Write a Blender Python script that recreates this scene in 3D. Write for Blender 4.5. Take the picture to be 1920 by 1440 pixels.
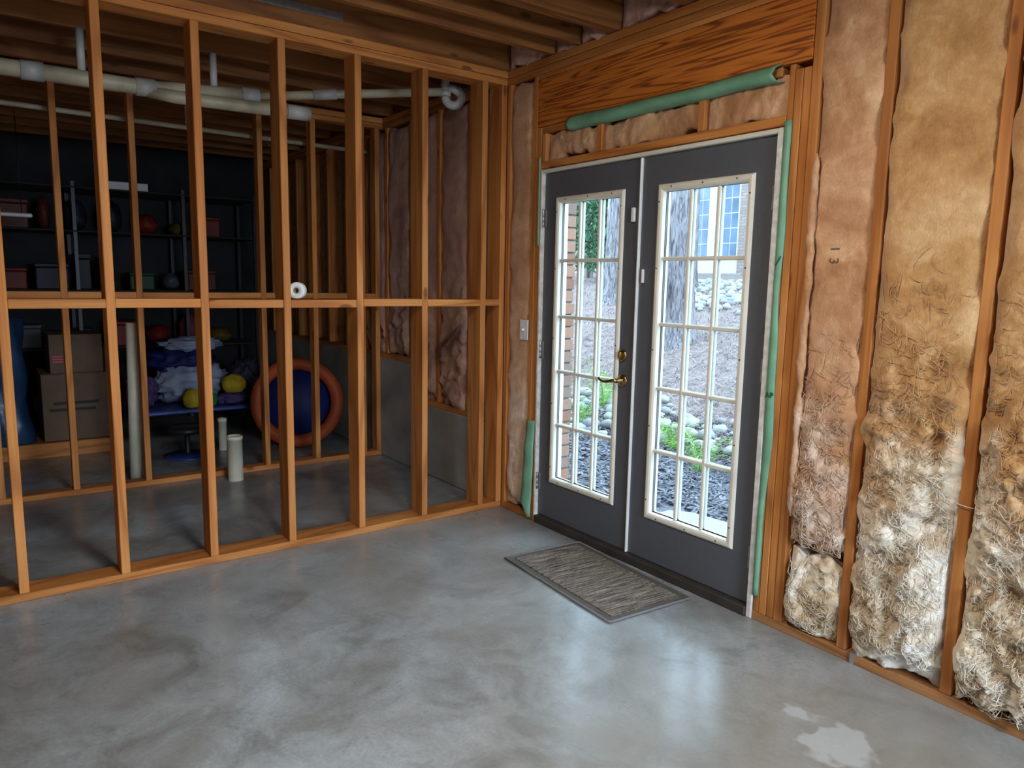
import bpy, bmesh, math, random
from mathutils import Vector, Matrix, noise
random.seed(7); noise.seed_set(7)
S = bpy.context.scene
C = S.collection
for o in list(bpy.data.objects): bpy.data.objects.remove(o)

# ------------------------------------------------------------------ camera
cam_d = bpy.data.cameras.new('camera'); cam = bpy.data.objects.new('camera', cam_d); C.objects.link(cam)
cam_d.sensor_width = 36.0; cam_d.lens = 1373.47 / 1920 * 36; cam_d.clip_start = 0.02; cam_d.clip_end = 300
_F = Vector((-0.79999609, 0.58348029, -0.13984637)); _R = Vector((0.58702697, 0.80935045, 0.01874021)); _U = Vector((-0.12411927, 0.0671015, 0.98999586))
_m = Matrix((_R, _U, -_F)).transposed().to_4x4(); _m.translation = Vector((3.7765, -2.6819, 1.462))
cam.matrix_world = _m
S.camera = cam

# ------------------------------------------------------------------ world, lights, exposure
S.view_settings.view_transform = 'Standard'; S.view_settings.look = 'None'
S.view_settings.gamma = 1.0; S.view_settings.use_curve_mapping = False
S.view_settings.exposure = 0.0
W = bpy.data.worlds.new('sky'); S.world = W; W.use_nodes = True
bg = W.node_tree.nodes['Background']; bg.inputs[0].default_value = (0.58, 0.77, 1.0, 1); bg.inputs[1].default_value = 9.0

def area(name, loc, rot, sx, sy, power, col):
    l = bpy.data.lights.new(name, 'AREA'); l.shape = 'RECTANGLE'; l.size = sx; l.size_y = sy; l.energy = power; l.color = col
    o = bpy.data.objects.new(name, l); C.objects.link(o); o.location = loc; o.rotation_euler = rot
    return o
# skylight falling in through the glazed door in the wall behind the camera
def aim(o, d): o.rotation_euler = Vector(d).to_track_quat('-Z', 'Y').to_euler()
a1 = area('side_door_skylight', (6.6, -1.5, 2.1), (0, 0, 0), 1.6, 1.5, 330, (0.68, 0.83, 1.0)); aim(a1, (-.84, 0, -.54))

# ------------------------------------------------------------------ materials
def mat(name):
    m = bpy.data.materials.new(name); m.use_nodes = True
    n = m.node_tree.nodes; n.clear()
    out = n.new('ShaderNodeOutputMaterial'); b = n.new('ShaderNodeBsdfPrincipled')
    m.node_tree.links.new(b.outputs[0], out.inputs[0])
    return m, m.node_tree, b
def N(t, typ, **kw):
    n = t.nodes.new('ShaderNode' + typ)
    for k, v in kw.items(): setattr(n, k, v)
    return n
def L(t, a, b): t.links.new(a, b)
def setin(n, d):
    for k, v in d.items(): n.inputs[k].default_value = v
def ramp(t, stops, fac=None):
    r = N(t, 'ValToRGB'); e = r.color_ramp.elements
    while len(e) < len(stops): e.new(0.5)
    for i, (p, c) in enumerate(stops):
        e[i].position = p; e[i].color = (c[0], c[1], c[2], 1) if not isinstance(c, (int, float)) else (c, c, c, 1)
    if fac is not None: L(t, fac, r.inputs[0])
    return r
def mixc(t, fac, a, b, mode='MIX'):
    m = N(t, 'Mix', data_type='RGBA', blend_type=mode)
    for s, v in ((0, fac), (6, a), (7, b)):
        if hasattr(v, 'links') or hasattr(v, 'is_output'): L(t, v, m.inputs[s])
        else: m.inputs[s].default_value = v if s == 0 else (v[0], v[1], v[2], 1)
    return m.outputs[2]
def math_(t, op, a, b=None):
    m = N(t, 'Math', operation=op)
    for i, v in enumerate((a, b)):
        if v is None: continue
        if isinstance(v, (int, float)): m.inputs[i].default_value = v
        else: L(t, v, m.inputs[i])
    return m.outputs[0]
def bump(t, b, h, strength=0.3, dist=0.01):
    n = N(t, 'Bump'); setin(n, {'Strength': strength, 'Distance': dist}); L(t, h, n.inputs['Height']); L(t, n.outputs[0], b.inputs['Normal'])
def noise_n(t, vec, scale, detail=3, rough=0.55, dist=0.0):
    n = N(t, 'TexNoise'); setin(n, {'Scale': scale, 'Detail': detail, 'Roughness': rough, 'Distortion': dist})
    if vec is not None: L(t, vec, n.inputs['Vector'])
    return n.outputs[0]
def coords(t, scale=(1, 1, 1), rnd=True, world=False):
    if world: src = N(t, 'NewGeometry').outputs['Position']
    else: src = N(t, 'TexCoord').outputs['Object']
    v = N(t, 'VectorMath', operation='MULTIPLY'); L(t, src, v.inputs[0]); v.inputs[1].default_value = scale
    o = v.outputs[0]
    if rnd:
        oi = N(t, 'ObjectInfo'); k = math_(t, 'MULTIPLY', oi.outputs['Random'], 57.0)
        a = N(t, 'VectorMath', operation='ADD'); L(t, o, a.inputs[0]); L(t, k, a.inputs[1]); o = a.outputs[0]
    return o

def wood(name, axis, light, mid, dark, ringf=9.0, lines=0.55, stretch=0.35, across=3.5):
    m, t, b = mat(name)
    sc = [across, across, across]; sc['xyz'.index(axis)] = stretch
    v = coords(t, sc)
    n1 = noise_n(t, v, 1.0, 2.0, 0.5, 0.3)
    ph = math_(t, 'MULTIPLY', n1, ringf * 6.28)
    s = math_(t, 'SINE', ph)
    s = math_(t, 'MULTIPLY_ADD', s, 0.5); s.node.inputs[2].default_value = 0.5
    s3 = math_(t, 'POWER', s, 3.0)
    sc2 = [90, 90, 90]; sc2['xyz'.index(axis)] = 2.5
    fib = noise_n(t, coords(t, sc2), 1.0, 3, 0.6)
    big = noise_n(t, coords(t, [2.2 if i != 'xyz'.index(axis) else 0.9 for i in range(3)]), 1.6, 2)
    base = ramp(t, [(0.3, mid), (0.7, light)], big).outputs[0]
    base = mixc(t, math_(t, 'MULTIPLY', s3, lines), base, dark)
    base = mixc(t, 0.35, base, ramp(t, [(0.35, (0.55, 0.5, 0.45)), (0.65, (1.1, 1.1, 1.1))], fib).outputs[0], 'MULTIPLY')
    # knots
    sk = [9, 9, 9]; sk['xyz'.index(axis)] = 3.2
    vo = N(t, 'TexVoronoi'); vo.inputs['Scale'].default_value = 1.0; L(t, coords(t, sk), vo.inputs['Vector'])
    kn = ramp(t, [(0.0, 1.0), (0.09, 1.0), (0.15, 0.0)], vo.outputs['Distance']).outputs[0]
    wn = math_(t, 'GREATER_THAN', N(t, 'SeparateColor').outputs[0], 0.5); sep = wn.node.inputs[0].links[0].from_node; L(t, vo.outputs['Color'], sep.inputs[0])
    kf = math_(t, 'MULTIPLY', math_(t, 'MULTIPLY', kn, wn), 0.75)
    base = mixc(t, kf, base, (dark[0] * .45, dark[1] * .4, dark[2] * .4))
    oi = N(t, 'ObjectInfo')
    hv = N(t, 'HueSaturation'); L(t, base, hv.inputs['Color'])
    L(t, ramp(t, [(0, 0.82), (1, 1.12)], oi.outputs['Random']).outputs[0], hv.inputs['Value'])
    L(t, hv.outputs[0], b.inputs['Base Color']); b.inputs['Roughness'].default_value = 0.62
    b.inputs['Specular IOR Level'].default_value = 0.25
    bump(t, b, mixc(t, 0.5, s3, fib), 0.25, 0.002)
    return m
LT, MD, DK = (0.65, 0.272, 0.078), (0.51, 0.175, 0.037), (0.28, 0.072, 0.012)
WX, WY, WZ = (wood('lumber_' + a, a, LT, MD, DK) for a in 'xyz')
WH = wood('header_lumber', 'x', (0.66, 0.205, 0.032), (0.55, 0.15, 0.02), (0.16, 0.034, 0.006), 8.0, 0.85, 0.9, 17.0)
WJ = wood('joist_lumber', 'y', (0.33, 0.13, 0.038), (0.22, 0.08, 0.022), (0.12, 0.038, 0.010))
WR = wood('plate_lumber', 'x', (0.42, 0.19, 0.07), (0.30, 0.125, 0.045), (0.15, 0.06, 0.02))

def plain(name, col, rough=0.5, metal=0.0, var=0.08, scale=8.0, bmp=0.0, spec=0.5):
    m, t, b = mat(name)
    n = noise_n(t, coords(t), scale, 4)
    c = ramp(t, [(0.3, tuple(x * (1 - var) for x in col)), (0.7, tuple(min(1, x * (1 + var)) for x in col))], n)
    L(t, c.outputs[0], b.inputs['Base Color']); setin(b, {'Roughness': rough, 'Metallic': metal, 'Specular IOR Level': spec})
    if bmp: bump(t, b, n, bmp, 0.01)
    return m

def concrete_floor():
    m, t, b = mat('concrete_floor')
    p = coords(t, rnd=False, world=True)
    n1 = noise_n(t, p, 1.3, 6, 0.62, 0.6); n2 = noise_n(t, p, 4.5, 8, 0.72, 0.8); n3 = noise_n(t, p, 70.0, 3, 0.6); n4 = noise_n(t, p, 0.55, 3, 0.5)
    c = ramp(t, [(0.30, (0.15, 0.14, 0.125)), (0.43, (0.235, 0.24, 0.235)), (0.56, (0.30, 0.325, 0.335)), (0.72, (0.39, 0.425, 0.45))], n1).outputs[0]
    c = mixc(t, 0.8, c, ramp(t, [(0.34, (0.55, 0.54, 0.5)), (0.5, (0.95, 0.95, 0.94)), (0.66, (1.18, 1.18, 1.18))], n2).outputs[0], 'MULTIPLY')
    c = mixc(t, 0.4, c, ramp(t, [(0.3, (0.66, 0.66, 0.66)), (0.7, (1.2, 1.2, 1.2))], n3).outputs[0], 'MULTIPLY')
    c = mixc(t, ramp(t, [(0.48, 0.0), (0.66, 0.55)], n4).outputs[0], c, (0.26, 0.225, 0.18))
    # dark round drips
    vo = N(t, 'TexVoronoi'); vo.inputs['Scale'].default_value = 1.6; L(t, p, vo.inputs['Vector'])
    dist = math_(t, 'ADD', vo.outputs['Distance'], math_(t, 'MULTIPLY', n2, 0.05))
    c = mixc(t, ramp(t, [(0.06, 0.5), (0.085, 0.0)], dist).outputs[0], c, (0.17, 0.165, 0.16))
    # pale spilled patch near the sole plate
    sv = N(t, 'VectorMath', operation='DISTANCE'); L(t, p, sv.inputs[0]); sv.inputs[1].default_value = (2.62, -0.52, 0)
    nd = noise_n(t, p, 5.0, 3, 0.5)
    dd = math_(t, 'ADD', sv.outputs['Value'], math_(t, 'MULTIPLY', math_(t, 'SUBTRACT', nd, 0.5), 0.55))
    c = mixc(t, ramp(t, [(0.09, 0.7), (0.115, 0.0)], dd).outputs[0], c, (0.46, 0.47, 0.47))
    L(t, c, b.inputs['Base Color'])
    L(t, ramp(t, [(0.3, 0.40), (0.7, 0.20)], n1).outputs[0], b.inputs['Roughness'])
    b.inputs['Specular IOR Level'].default_value = 0.7
    bump(t, b, mixc(t, 0.5, n2, n3), 0.10, 0.003)
    return m
FLOOR = concrete_floor()

def insul(name, cols, pink=(0.62, 0.33, 0.23), pk=0.5, torn_lit=None):
    m, t, b = mat(name)
    p = coords(t, rnd=False, world=True)
    n1 = noise_n(t, p, 3.2, 5, 0.6, 0.8); n2 = noise_n(t, p, 11.0, 5, 0.62, 1.2); n3 = noise_n(t, p, 2.0, 3, 0.5)
    v2 = coords(t, (60, 60, 38), False, True); n4 = noise_n(t, v2, 1.0, 4, 0.7, 2.0)
    c = ramp(t, [(0.32, cols[0]), (0.5, cols[1]), (0.68, cols[2])], n1).outputs[0]
    if torn_lit:  # brown skin above, ragged fibre below, its pallor painted-in low daylight
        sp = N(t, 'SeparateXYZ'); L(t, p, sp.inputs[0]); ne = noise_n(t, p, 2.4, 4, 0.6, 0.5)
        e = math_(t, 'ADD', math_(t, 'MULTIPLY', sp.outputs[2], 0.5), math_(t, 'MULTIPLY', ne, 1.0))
        pale = ramp(t, [(0.32, torn_lit[0]), (0.5, torn_lit[1]), (0.66, torn_lit[2])], n1).outputs[0]
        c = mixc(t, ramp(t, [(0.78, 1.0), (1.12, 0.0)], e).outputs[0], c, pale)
    c = mixc(t, 0.7, c, ramp(t, [(0.3, (0.78, 0.66, 0.5)), (0.62, (1.08, 1.08, 1.08))], n2).outputs[0], 'MULTIPLY')
    c = mixc(t, ramp(t, [(0.46, 0.0), (0.66, pk)], n3).outputs[0], c, pink)
    c = mixc(t, 0.4, c, ramp(t, [(0.3, (0.75, 0.7, 0.62)), (0.6, (1.08, 1.08, 1.08))], n4).outputs[0], 'MULTIPLY')
    L(t, c, b.inputs['Base Color']); b.inputs['Roughness'].default_value = 0.95; b.inputs['Specular IOR Level'].default_value = 0.05
    b.inputs['Sheen Weight'].default_value = 0.3
    bump(t, b, mixc(t, 0.5, n2, n4), 0.7, 0.012)
    return m
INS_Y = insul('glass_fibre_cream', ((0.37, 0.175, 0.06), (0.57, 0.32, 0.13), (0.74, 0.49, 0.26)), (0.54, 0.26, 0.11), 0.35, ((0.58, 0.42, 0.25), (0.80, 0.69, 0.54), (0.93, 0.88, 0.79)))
INS_P = insul('glass_fibre_pinkish', ((0.40, 0.185, 0.08), (0.56, 0.30, 0.15), (0.74, 0.47, 0.28)), (0.58, 0.30, 0.18), 0.3, ((0.56, 0.36, 0.24), (0.74, 0.56, 0.43), (0.90, 0.80, 0.70)))
INS_D = insul('glass_fibre_dusty', ((0.36, 0.17, 0.11), (0.46, 0.25, 0.17), (0.55, 0.33, 0.24)), (0.46, 0.24, 0.22), 0.6)

GREY = plain('grey_door_paint', (0.088, 0.091, 0.102), 0.42, var=0.05, scale=30)
CREAM = plain('cream_vinyl', (0.70, 0.64, 0.53), 0.45, var=0.07)
JAMB = plain('worn_white_paint', (0.62, 0.58, 0.52), 0.55, var=0.25, scale=24)
WHITE = plain('white_plastic', (0.75, 0.74, 0.71), 0.4, var=0.04)
BRASS = plain('tarnished_brass', (0.38, 0.27, 0.12), 0.25, 1.0, var=0.35, scale=40)
STEEL = plain('dull_steel', (0.42, 0.42, 0.41), 0.45, 0.8, var=0.2, scale=30)
SCREW = plain('dark_screw', (0.06, 0.05, 0.045), 0.5, 0.5)
BRONZE = plain('dark_bronze', (0.035, 0.028, 0.022), 0.55, 0.0, var=0.3)
WRAP = plain('green_house_wrap', (0.16, 0.335, 0.215), 0.5, var=0.16, scale=9, bmp=0.3)
WRAPINK = plain('dark_green_ink', (0.01, 0.09, 0.035), 0.6)
INK = plain('dark_ink', (0.10, 0.07, 0.05), 0.8)
PVC = plain('cream_pvc', (0.66, 0.60, 0.46), 0.4, var=0.08)
PVCD = plain('dark_overhead_pvc', (0.42, 0.36, 0.25), 0.5, var=0.2)  # darker, yellower version of the cream pipe colour
PVCW = plain('pale_pvc_fitting', (0.44, 0.43, 0.40), 0.4, var=0.08)
CONC = plain('foundation_concrete', (0.27, 0.25, 0.225), 0.85, var=0.25, scale=3.5, bmp=0.25)
SHADE_DK = plain('shade_dark_block', (0.022, 0.022, 0.024), 0.9, var=0.3, scale=3, bmp=0.3)  # storage shade put into the colour of end wall and shelf boards
OSB = plain('sheathing_board', (0.36, 0.23, 0.12), 0.85, var=0.25, scale=20)
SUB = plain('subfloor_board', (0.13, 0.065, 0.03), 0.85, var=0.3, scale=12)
DRY = plain('unpainted_drywall', (0.62, 0.56, 0.48), 0.85, var=0.04)

def glass(name, tint=(0.93, 0.98, 0.98)):
    m = bpy.data.materials.new(name); m.use_nodes = True; t = m.node_tree; t.nodes.clear()
    out = N(t, 'OutputMaterial'); mx = N(t, 'MixShader'); tr = N(t, 'BsdfTransparent'); gl = N(t, 'BsdfGlossy'); fr = N(t, 'Fresnel')
    tr.inputs[0].default_value = (*tint, 1); gl.inputs['Roughness'].default_value = 0.02; 
    gm = N(t, 'NewGeometry'); k = N(t, 'MapRange'); setin(k, {3: 1.25, 4: 0.8}); L(t, gm.outputs['Backfacing'], k.inputs[0]); L(t, k.outputs[0], fr.inputs[0])  # same Fresnel on both faces of the pane
    L(t, fr.outputs[0], mx.inputs[0]); L(t, tr.outputs[0], mx.inputs[1]); L(t, gl.outputs[0], mx.inputs[2]); L(t, mx.outputs[0], out.inputs[0])
    return m
GLASS = glass('window_glass')

def brick_mat(name, sx):
    m, t, b = mat(name)
    p = coords(t, rnd=False, world=True)
    sp = N(t, 'SeparateXYZ'); L(t, p, sp.inputs[0]); cb = N(t, 'CombineXYZ')
    L(t, math_(t, 'ADD', sp.outputs[0], sp.outputs[1]), cb.inputs[0]); L(t, sp.outputs[2], cb.inputs[1])
    br = N(t, 'TexBrick'); L(t, cb.outputs[0], br.inputs['Vector'])
    setin(br, {'Scale': 1.0, 'Brick Width': 0.205, 'Row Height': 0.075, 'Mortar Size': 0.009, 'Color1': (0.24, 0.175, 0.155, 1), 'Color2': (0.33, 0.255, 0.225, 1), 'Mortar': (0.16, 0.15, 0.14, 1)})
    L(t, br.outputs['Color'], b.inputs['Base Color']); b.inputs['Roughness'].default_value = 0.9
    bump(t, b, br.outputs['Fac'], -0.5, 0.01)
    return m
BRICKW = brick_mat('brick_veneer', 1)
def brick_single():
    m, t, b = mat('fired_brick')
    oi = N(t, 'ObjectInfo'); c = ramp(t, [(0, (0.30, 0.14, 0.085)), (0.5, (0.42, 0.23, 0.15)), (1, (0.26, 0.17, 0.13))], oi.outputs['Random'])
    n = noise_n(t, coords(t), 60, 3); L(t, mixc(t, 0.3, c.outputs[0], n, 'MULTIPLY'), b.inputs['Base Color']); b.inputs['Roughness'].default_value = 0.9
    bump(t, b, n, 0.4, 0.004); return m
BRICK = brick_single()
MORTAR = plain('mortar', (0.16, 0.145, 0.13), 0.95, var=0.15, scale=40)

# ------------------------------------------------------------------ builders
def tag(o, label=None, cat=None, group=None, kind=None):
    if label: o['label'] = label
    if cat: o['category'] = cat
    if group: o['group'] = group
    if kind: o['kind'] = kind
    return o
def place(o, parent, loc=(0, 0, 0)):
    C.objects.link(o)
    if parent is not None:
        o.parent = parent; o.location = Vector(loc) - parent.location if not parent.get('_local') else Vector(loc)
    else: o.location = loc
    return o
def empty(name, loc=(0, 0, 0), rot=(0, 0, 0), local=False):
    o = bpy.data.objects.new(name, None); C.objects.link(o); o.location = loc; o.rotation_euler = rot; o.empty_display_size = 0.1
    if local: LOCAL.add(o.name)
    return o
LOCAL = set()
def wloc(parent, loc):
    loc = Vector(loc)
    p = parent
    while p is not None:
        if p.name in LOCAL: return loc
        loc -= p.location; p = p.parent
    return loc
def meshobj(name, me, m, parent=None, loc=(0, 0, 0), smooth=False):
    o = bpy.data.objects.new(name, me); C.objects.link(o)
    if m is not None and len(me.materials) == 0: me.materials.append(m)
    o.parent = parent; o.location = wloc(parent, loc) if parent is not None else loc
    if smooth:
        for p in me.polygons: p.use_smooth = True
    return o
def pyd(name, v, f, m, parent=None, loc=(0, 0, 0), smooth=False):
    me = bpy.data.meshes.new(name); me.from_pydata(v, [], f); me.update()
    return meshobj(name, me, m, parent, loc, smooth)
def bmobj(name, bm, m, parent=None, loc=(0, 0, 0), smooth=False):
    me = bpy.data.meshes.new(name); bm.to_mesh(me); bm.free()
    return meshobj(name, me, m, parent, loc, smooth)
def bm_box(bm, x0, x1, y0, y1, z0, z1, bev=0.0):
    vs = [bm.verts.new((x, y, z)) for x in (x0, x1) for y in (y0, y1) for z in (z0, z1)]
    fs = [(0, 1, 3, 2), (4, 6, 7, 5), (0, 4, 5, 1), (2, 3, 7, 6), (0, 2, 6, 4), (1, 5, 7, 3)]
    F = [bm.faces.new([vs[i] for i in f]) for f in fs]
    if bev:
        es = list({e for f in F for e in f.edges})
        bmesh.ops.bevel(bm, geom=es, offset=bev, segments=1, affect='EDGES')
def box(name, x0, x1, y0, y1, z0, z1, m, parent=None, bev=0.003, rot=None, warp=0.0):
    cx, cy, cz = (x0 + x1) / 2, (y0 + y1) / 2, (z0 + z1) / 2
    bm = bmesh.new(); bm_box(bm, x0 - cx, x1 - cx, y0 - cy, y1 - cy, z0 - cz, z1 - cz, min(bev, .3 * min(x1 - x0, y1 - y0, z1 - z0)))
    o = bmobj(name, bm, m, parent, (cx, cy, cz))
    if rot: o.rotation_euler = rot
    return o
def tube_bm(bm, pts, r, n=16, caps=True, ring_r=None):
    pts = [Vector(p) for p in pts]; rings = []
    t0 = (pts[1] - pts[0]).normalized(); up = Vector((0, 0, 1)) if abs(t0.z) < 0.9 else Vector((1, 0, 0))
    u = t0.cross(up).normalized()
    for i, p in enumerate(pts):
        if i == 0: tg = pts[1] - pts[0]
        elif i == len(pts) - 1: tg = pts[-1] - pts[-2]
        else: tg = (pts[i + 1] - p).normalized() + (p - pts[i - 1]).normalized()
        tg.normalize(); u = (u - tg * u.dot(tg)).normalized(); w = tg.cross(u)
        rr = r[i] if isinstance(r, (list, tuple)) else r
        rings.append([bm.verts.new(p + (u * math.cos(2 * math.pi * k / n) + w * math.sin(2 * math.pi * k / n)) * rr) for k in range(n)])
    for a, b in zip(rings, rings[1:]):
        for k in range(n): bm.faces.new((a[k], a[(k + 1) % n], b[(k + 1) % n], b[k]))
    if caps: bm.faces.new(rings[0][::-1]); bm.faces.new(rings[-1])
def tube(name, pts, r, m, parent=None, n=16, smooth=True):
    c = Vector(pts[0]); bm = bmesh.new(); tube_bm(bm, [Vector(p) - c for p in pts], r, n)
    bmesh.ops.recalc_face_normals(bm, faces=bm.faces)
    o = bmobj(name, bm, m, parent, c)
    if smooth:
        for p in o.data.polygons: p.use_smooth = len(p.vertices) == 4
    return o
def lathe(name, prof, m, parent=None, loc=(0, 0, 0), n=24, rot=None):
    v, f = [], []
    for (r, z) in prof:
        for k in range(n): a = 2 * math.pi * k / n; v.append((r * math.cos(a), r * math.sin(a), z))
    for i in range(len(prof) - 1):
        for k in range(n): f.append((i * n + k, i * n + (k + 1) % n, (i + 1) * n + (k + 1) % n, (i + 1) * n + k))
    o = pyd(name, v, f, m, parent, loc, True)
    if rot: o.rotation_euler = rot
    return o
def struct(o, label, cat): return tag(o, label, cat, kind='structure')

# ------------------------------------------------------------------ room shell
XE, YE = 5.6, -5.2
fl = box('floor', -5.1, XE + .1, YE - .1, 0.10, -0.12, 0.0, FLOOR, bev=0); struct(fl, 'stained grey concrete slab floor with a dull sheen', 'floor')

cl = struct(empty('ceiling', (0, 0, 2.711)), 'open ceiling of dark timber joists under subfloor', 'ceiling')
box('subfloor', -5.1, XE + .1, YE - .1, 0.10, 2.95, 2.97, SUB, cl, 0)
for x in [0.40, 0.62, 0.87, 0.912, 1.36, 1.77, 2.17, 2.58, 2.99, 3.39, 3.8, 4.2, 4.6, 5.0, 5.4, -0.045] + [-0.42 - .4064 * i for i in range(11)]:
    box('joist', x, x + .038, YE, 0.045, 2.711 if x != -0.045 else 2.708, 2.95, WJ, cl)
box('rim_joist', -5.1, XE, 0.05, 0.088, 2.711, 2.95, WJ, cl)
# partition between the room and the storage side
SP = .4064
wl = struct(empty('wall_left', (-.07, 0, 0)), 'open stud partition of bare orange lumber, storage showing through', 'wall')
def framed(par, x0, x1, edges, z1, bl, seed, yend=YE):
    rr = random.Random(seed)
    box('sole_plate', x0 - .002, x1, yend, -.0, 0, .038, WY, par)
    for y in edges: box('stud', x0, x1, y - .038, y, .038, z1, WZ, par)
    es = sorted(edges)
    for a, b in zip(es, es[1:]):
        d = rr.uniform(-.003, .003)
        if b - .038 - a > .03: box('blocking', x0 + .001, x1 + d - .002, a, b - .038, bl + d, bl + .042 + d, WY, par)
    box('top_plate', x0, x1, yend, -.0, z1, z1 + .0385, WY, par); box('top_plate', x0, x1 + .002, yend, -.0, z1 + .041, 2.708, WY, par)
framed(wl, -.14, 0, [-.0005, ] + [-.1399 - SP * i for i in range(13)], 2.626, 1.302, 1)
wb = struct(empty('wall_back', (-1.745, 0, 0)), 'second open stud partition standing deeper in the storage side', 'wall')
framed(wb, -1.79, -1.70, [-.03, -.155, -.552, -.948, -1.36, -1.775, -2.21, -2.617, -3.02, -3.43, -3.84, -4.25, -4.66], 2.626, 1.296, 2)

# exterior wall that holds the doors
wr = struct(empty('wall_right', (2.9, .045, 0)), 'framed outside wall with bare studs and exposed insulation', 'wall')
D = .09
box('top_plate', -5.0, XE, 0, D, 2.6265, 2.665, WX, wr); box('top_plate', -5.0, XE, -.002, D, 2.667, 2.708, WX, wr)
box('corner_stud', .0015, .038, .001, D, .038, 2.626, WZ, wr)
box('king_stud', .262, .300, 0, D, .038, 2.626, WZ, wr); box('jack_stud', .302, .342, 0, D, .038, 2.333, WZ, wr)
box('header', .302, 2.034, -.001, D, 2.336, 2.598, WH, wr); box('header_cap', .302, 2.034, 0, D, 2.600, 2.625, WX, wr)
box('header_nailer', .344, 1.90, .004, D, 2.297, 2.334, WX, wr)
box('jack_stud', 1.936, 1.962, .001, D, .0385, 2.333, WZ, wr); box('jack_stud', 1.964, 1.998, 0, D, .0385, 2.31, WZ, wr); box('jack_stud', 2.000, 2.034, .002, D, .0385, 2.31, WZ, wr)
box('king_stud', 2.037, 2.077, -.001, D, .0385, 2.6255, WZ, wr)
for x in (.345, .81, 1.48): box('cripple_stud', x, x + .038, .0, D, 2.141, 2.296, WZ, wr)
box('rough_head', .344, 1.934, -.001, D, 2.101, 2.140, WX, wr)
for x in [2.325, 2.715, 3.122, 3.528, 3.935, 4.341, 4.747, 5.154]: box('stud', x, x + .038, 0, D, .039, 2.626, WZ, wr)
box('sole_plate', .002, .342, 0, D, 0, .038, WX, wr); box('sole_plate', 1.930, 2.388, 0, D, 0, .038, WR, wr); box('sole_plate', 2.396, XE, -.004, D, 0, .0385, WR, wr)
bm = bmesh.new(); bm_box(bm, 2.3885, 2.3955, -.008, D, 0, .045); bm_box(bm, 2.3955, 2.43, -.004, D, .0388, .0405); bm_box(bm, 2.3955, 2.405, -.0075, -.0045, 0, .042)
bmobj('steel_bracket', bm, STEEL, wr)
for a in ((-5.0, .343, 0, 2.95), (1.932, XE, 0, 2.95), (.343, 1.932, 2.11, 2.95)): box('sheathing', a[0], a[1], .0905, .13, a[2], a[3], OSB, wr, 0)
# foundation stepping up on the storage side
wf = struct(empty('wall_foundation', (-2.5, .05, 0)), 'grey concrete foundation wall stepping up below the storage studs', 'wall')
box('footing_step', -1.10, -.142, -.02, .0895, 0, .53, CONC, wf, .01); box('footing_step', -5.0, -1.10, -.03, .0895, 0, .82, CONC, wf, .01)
box('sill_plate', -1.098, -.142, -.015, .088, .53, .567, WX, wf); box('sill_plate', -5.0, -1.10, -.02, .088, .82, .857, WX, wf)
for x in (-.43, -.84): box('stud', x, x + .038, .0, D, .567, 2.626, WZ, wf)
for x in (-1.25, -1.66, -2.06, -2.47, -2.88, -3.28, -3.69, -4.1, -4.5): box('stud', x, x + .038, .0, D, .857, 2.626, WZ, wf)
ws = struct(box('wall_storage', -5.15, -5.0, YE, .25, 0, 2.95, SHADE_DK, bev=0), 'dark concrete end wall of the storage side', 'wall')

# walls behind the camera
def holed(name, lab, pieces, m=DRY):
    e = struct(empty(name, pieces[0][0:6:2]), lab, 'wall')
    for p in pieces: box('wall_board', *p, m, e, 0)
    return e
holed('wall_side', 'drywall end wall with a glazed door opening', [(XE, XE + .1, -.85, .09, 0, 2.95), (XE, XE + .1, YE, -2.15, 0, 2.95), (XE, XE + .1, -2.15, -.85, 2.07, 2.95)])
holed('wall_rear', 'plain drywall rear wall', [(-5.1, XE + .1, YE - .1, YE, 0, 2.95)])
yd = box('ground_side', XE + .1, 26, -14, .09, -.2, -.1, plain('side_yard_mulch', (.2, .17, .14), .95)); struct(yd, 'bare mulched side yard', 'ground')

# ceiling fixture under the joists, above the picture
cf = empty('ceiling_fixture', (2.4, -1.7, 2.71)); tag(cf, 'flat white ceiling light panel screwed under the joists', 'lamp')
box('housing', 2.2, 2.6, -1.9, -1.5, 2.675, 2.709, WHITE, cf, .006)
pl = bpy.data.lights.new('ceiling_fixture_light', 'AREA'); pl.shape = 'RECTANGLE'; pl.size = .34; pl.size_y = .34; pl.energy = 37; pl.color = (1.0, .92, .80)
po = bpy.data.objects.new('ceiling_fixture_light', pl); C.objects.link(po); po.location = (2.4, -1.7, 2.672)
pb = bpy.data.lights.new('ceiling_fixture_glow', 'POINT'); pb.energy = 15; pb.color = (1.0, .90, .76); pb.shadow_soft_size = .12
pg = bpy.data.objects.new('ceiling_fixture_glow', pb); C.objects.link(pg); pg.location = (2.4, -1.7, 2.5)

# ------------------------------------------------------------------ french doors
t1 = struct(empty('trim_1', (1.13, .07, 0)), 'worn cream door jamb around the french doors', 'trim')
box('side_jamb', .346, .3625, -.004, .165, 0, 2.095, JAMB, t1); box('side_jamb', 1.9035, 1.930, -.006, .165, 0, 2.095, JAMB, t1)
box('head_jamb', .363, 1.903, -.004, .165, 2.075, 2.095, CREAM, t1)
box('brickmold', .316, .358, .166, .205, 0, 2.13, WHITE, t1); box('brickmold', 1.915, 1.96, .166, .205, 0, 2.13, WHITE, t1); box('brickmold', 0.316, 1.96, .166, .205, 2.13, 2.18, WHITE, t1)
box('door_stop', .3627, .374, .067, .09, .03, 2.075, WHITE, t1); box('door_stop', 1.892, 1.9033, .067, .09, .03, 2.075, WHITE, t1)
t2 = struct(box('trim_2', .363, 1.903, -.015, .205, 0, .046, BRONZE, bev=.006), 'dark bronze threshold under the french doors', 'trim')

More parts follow.
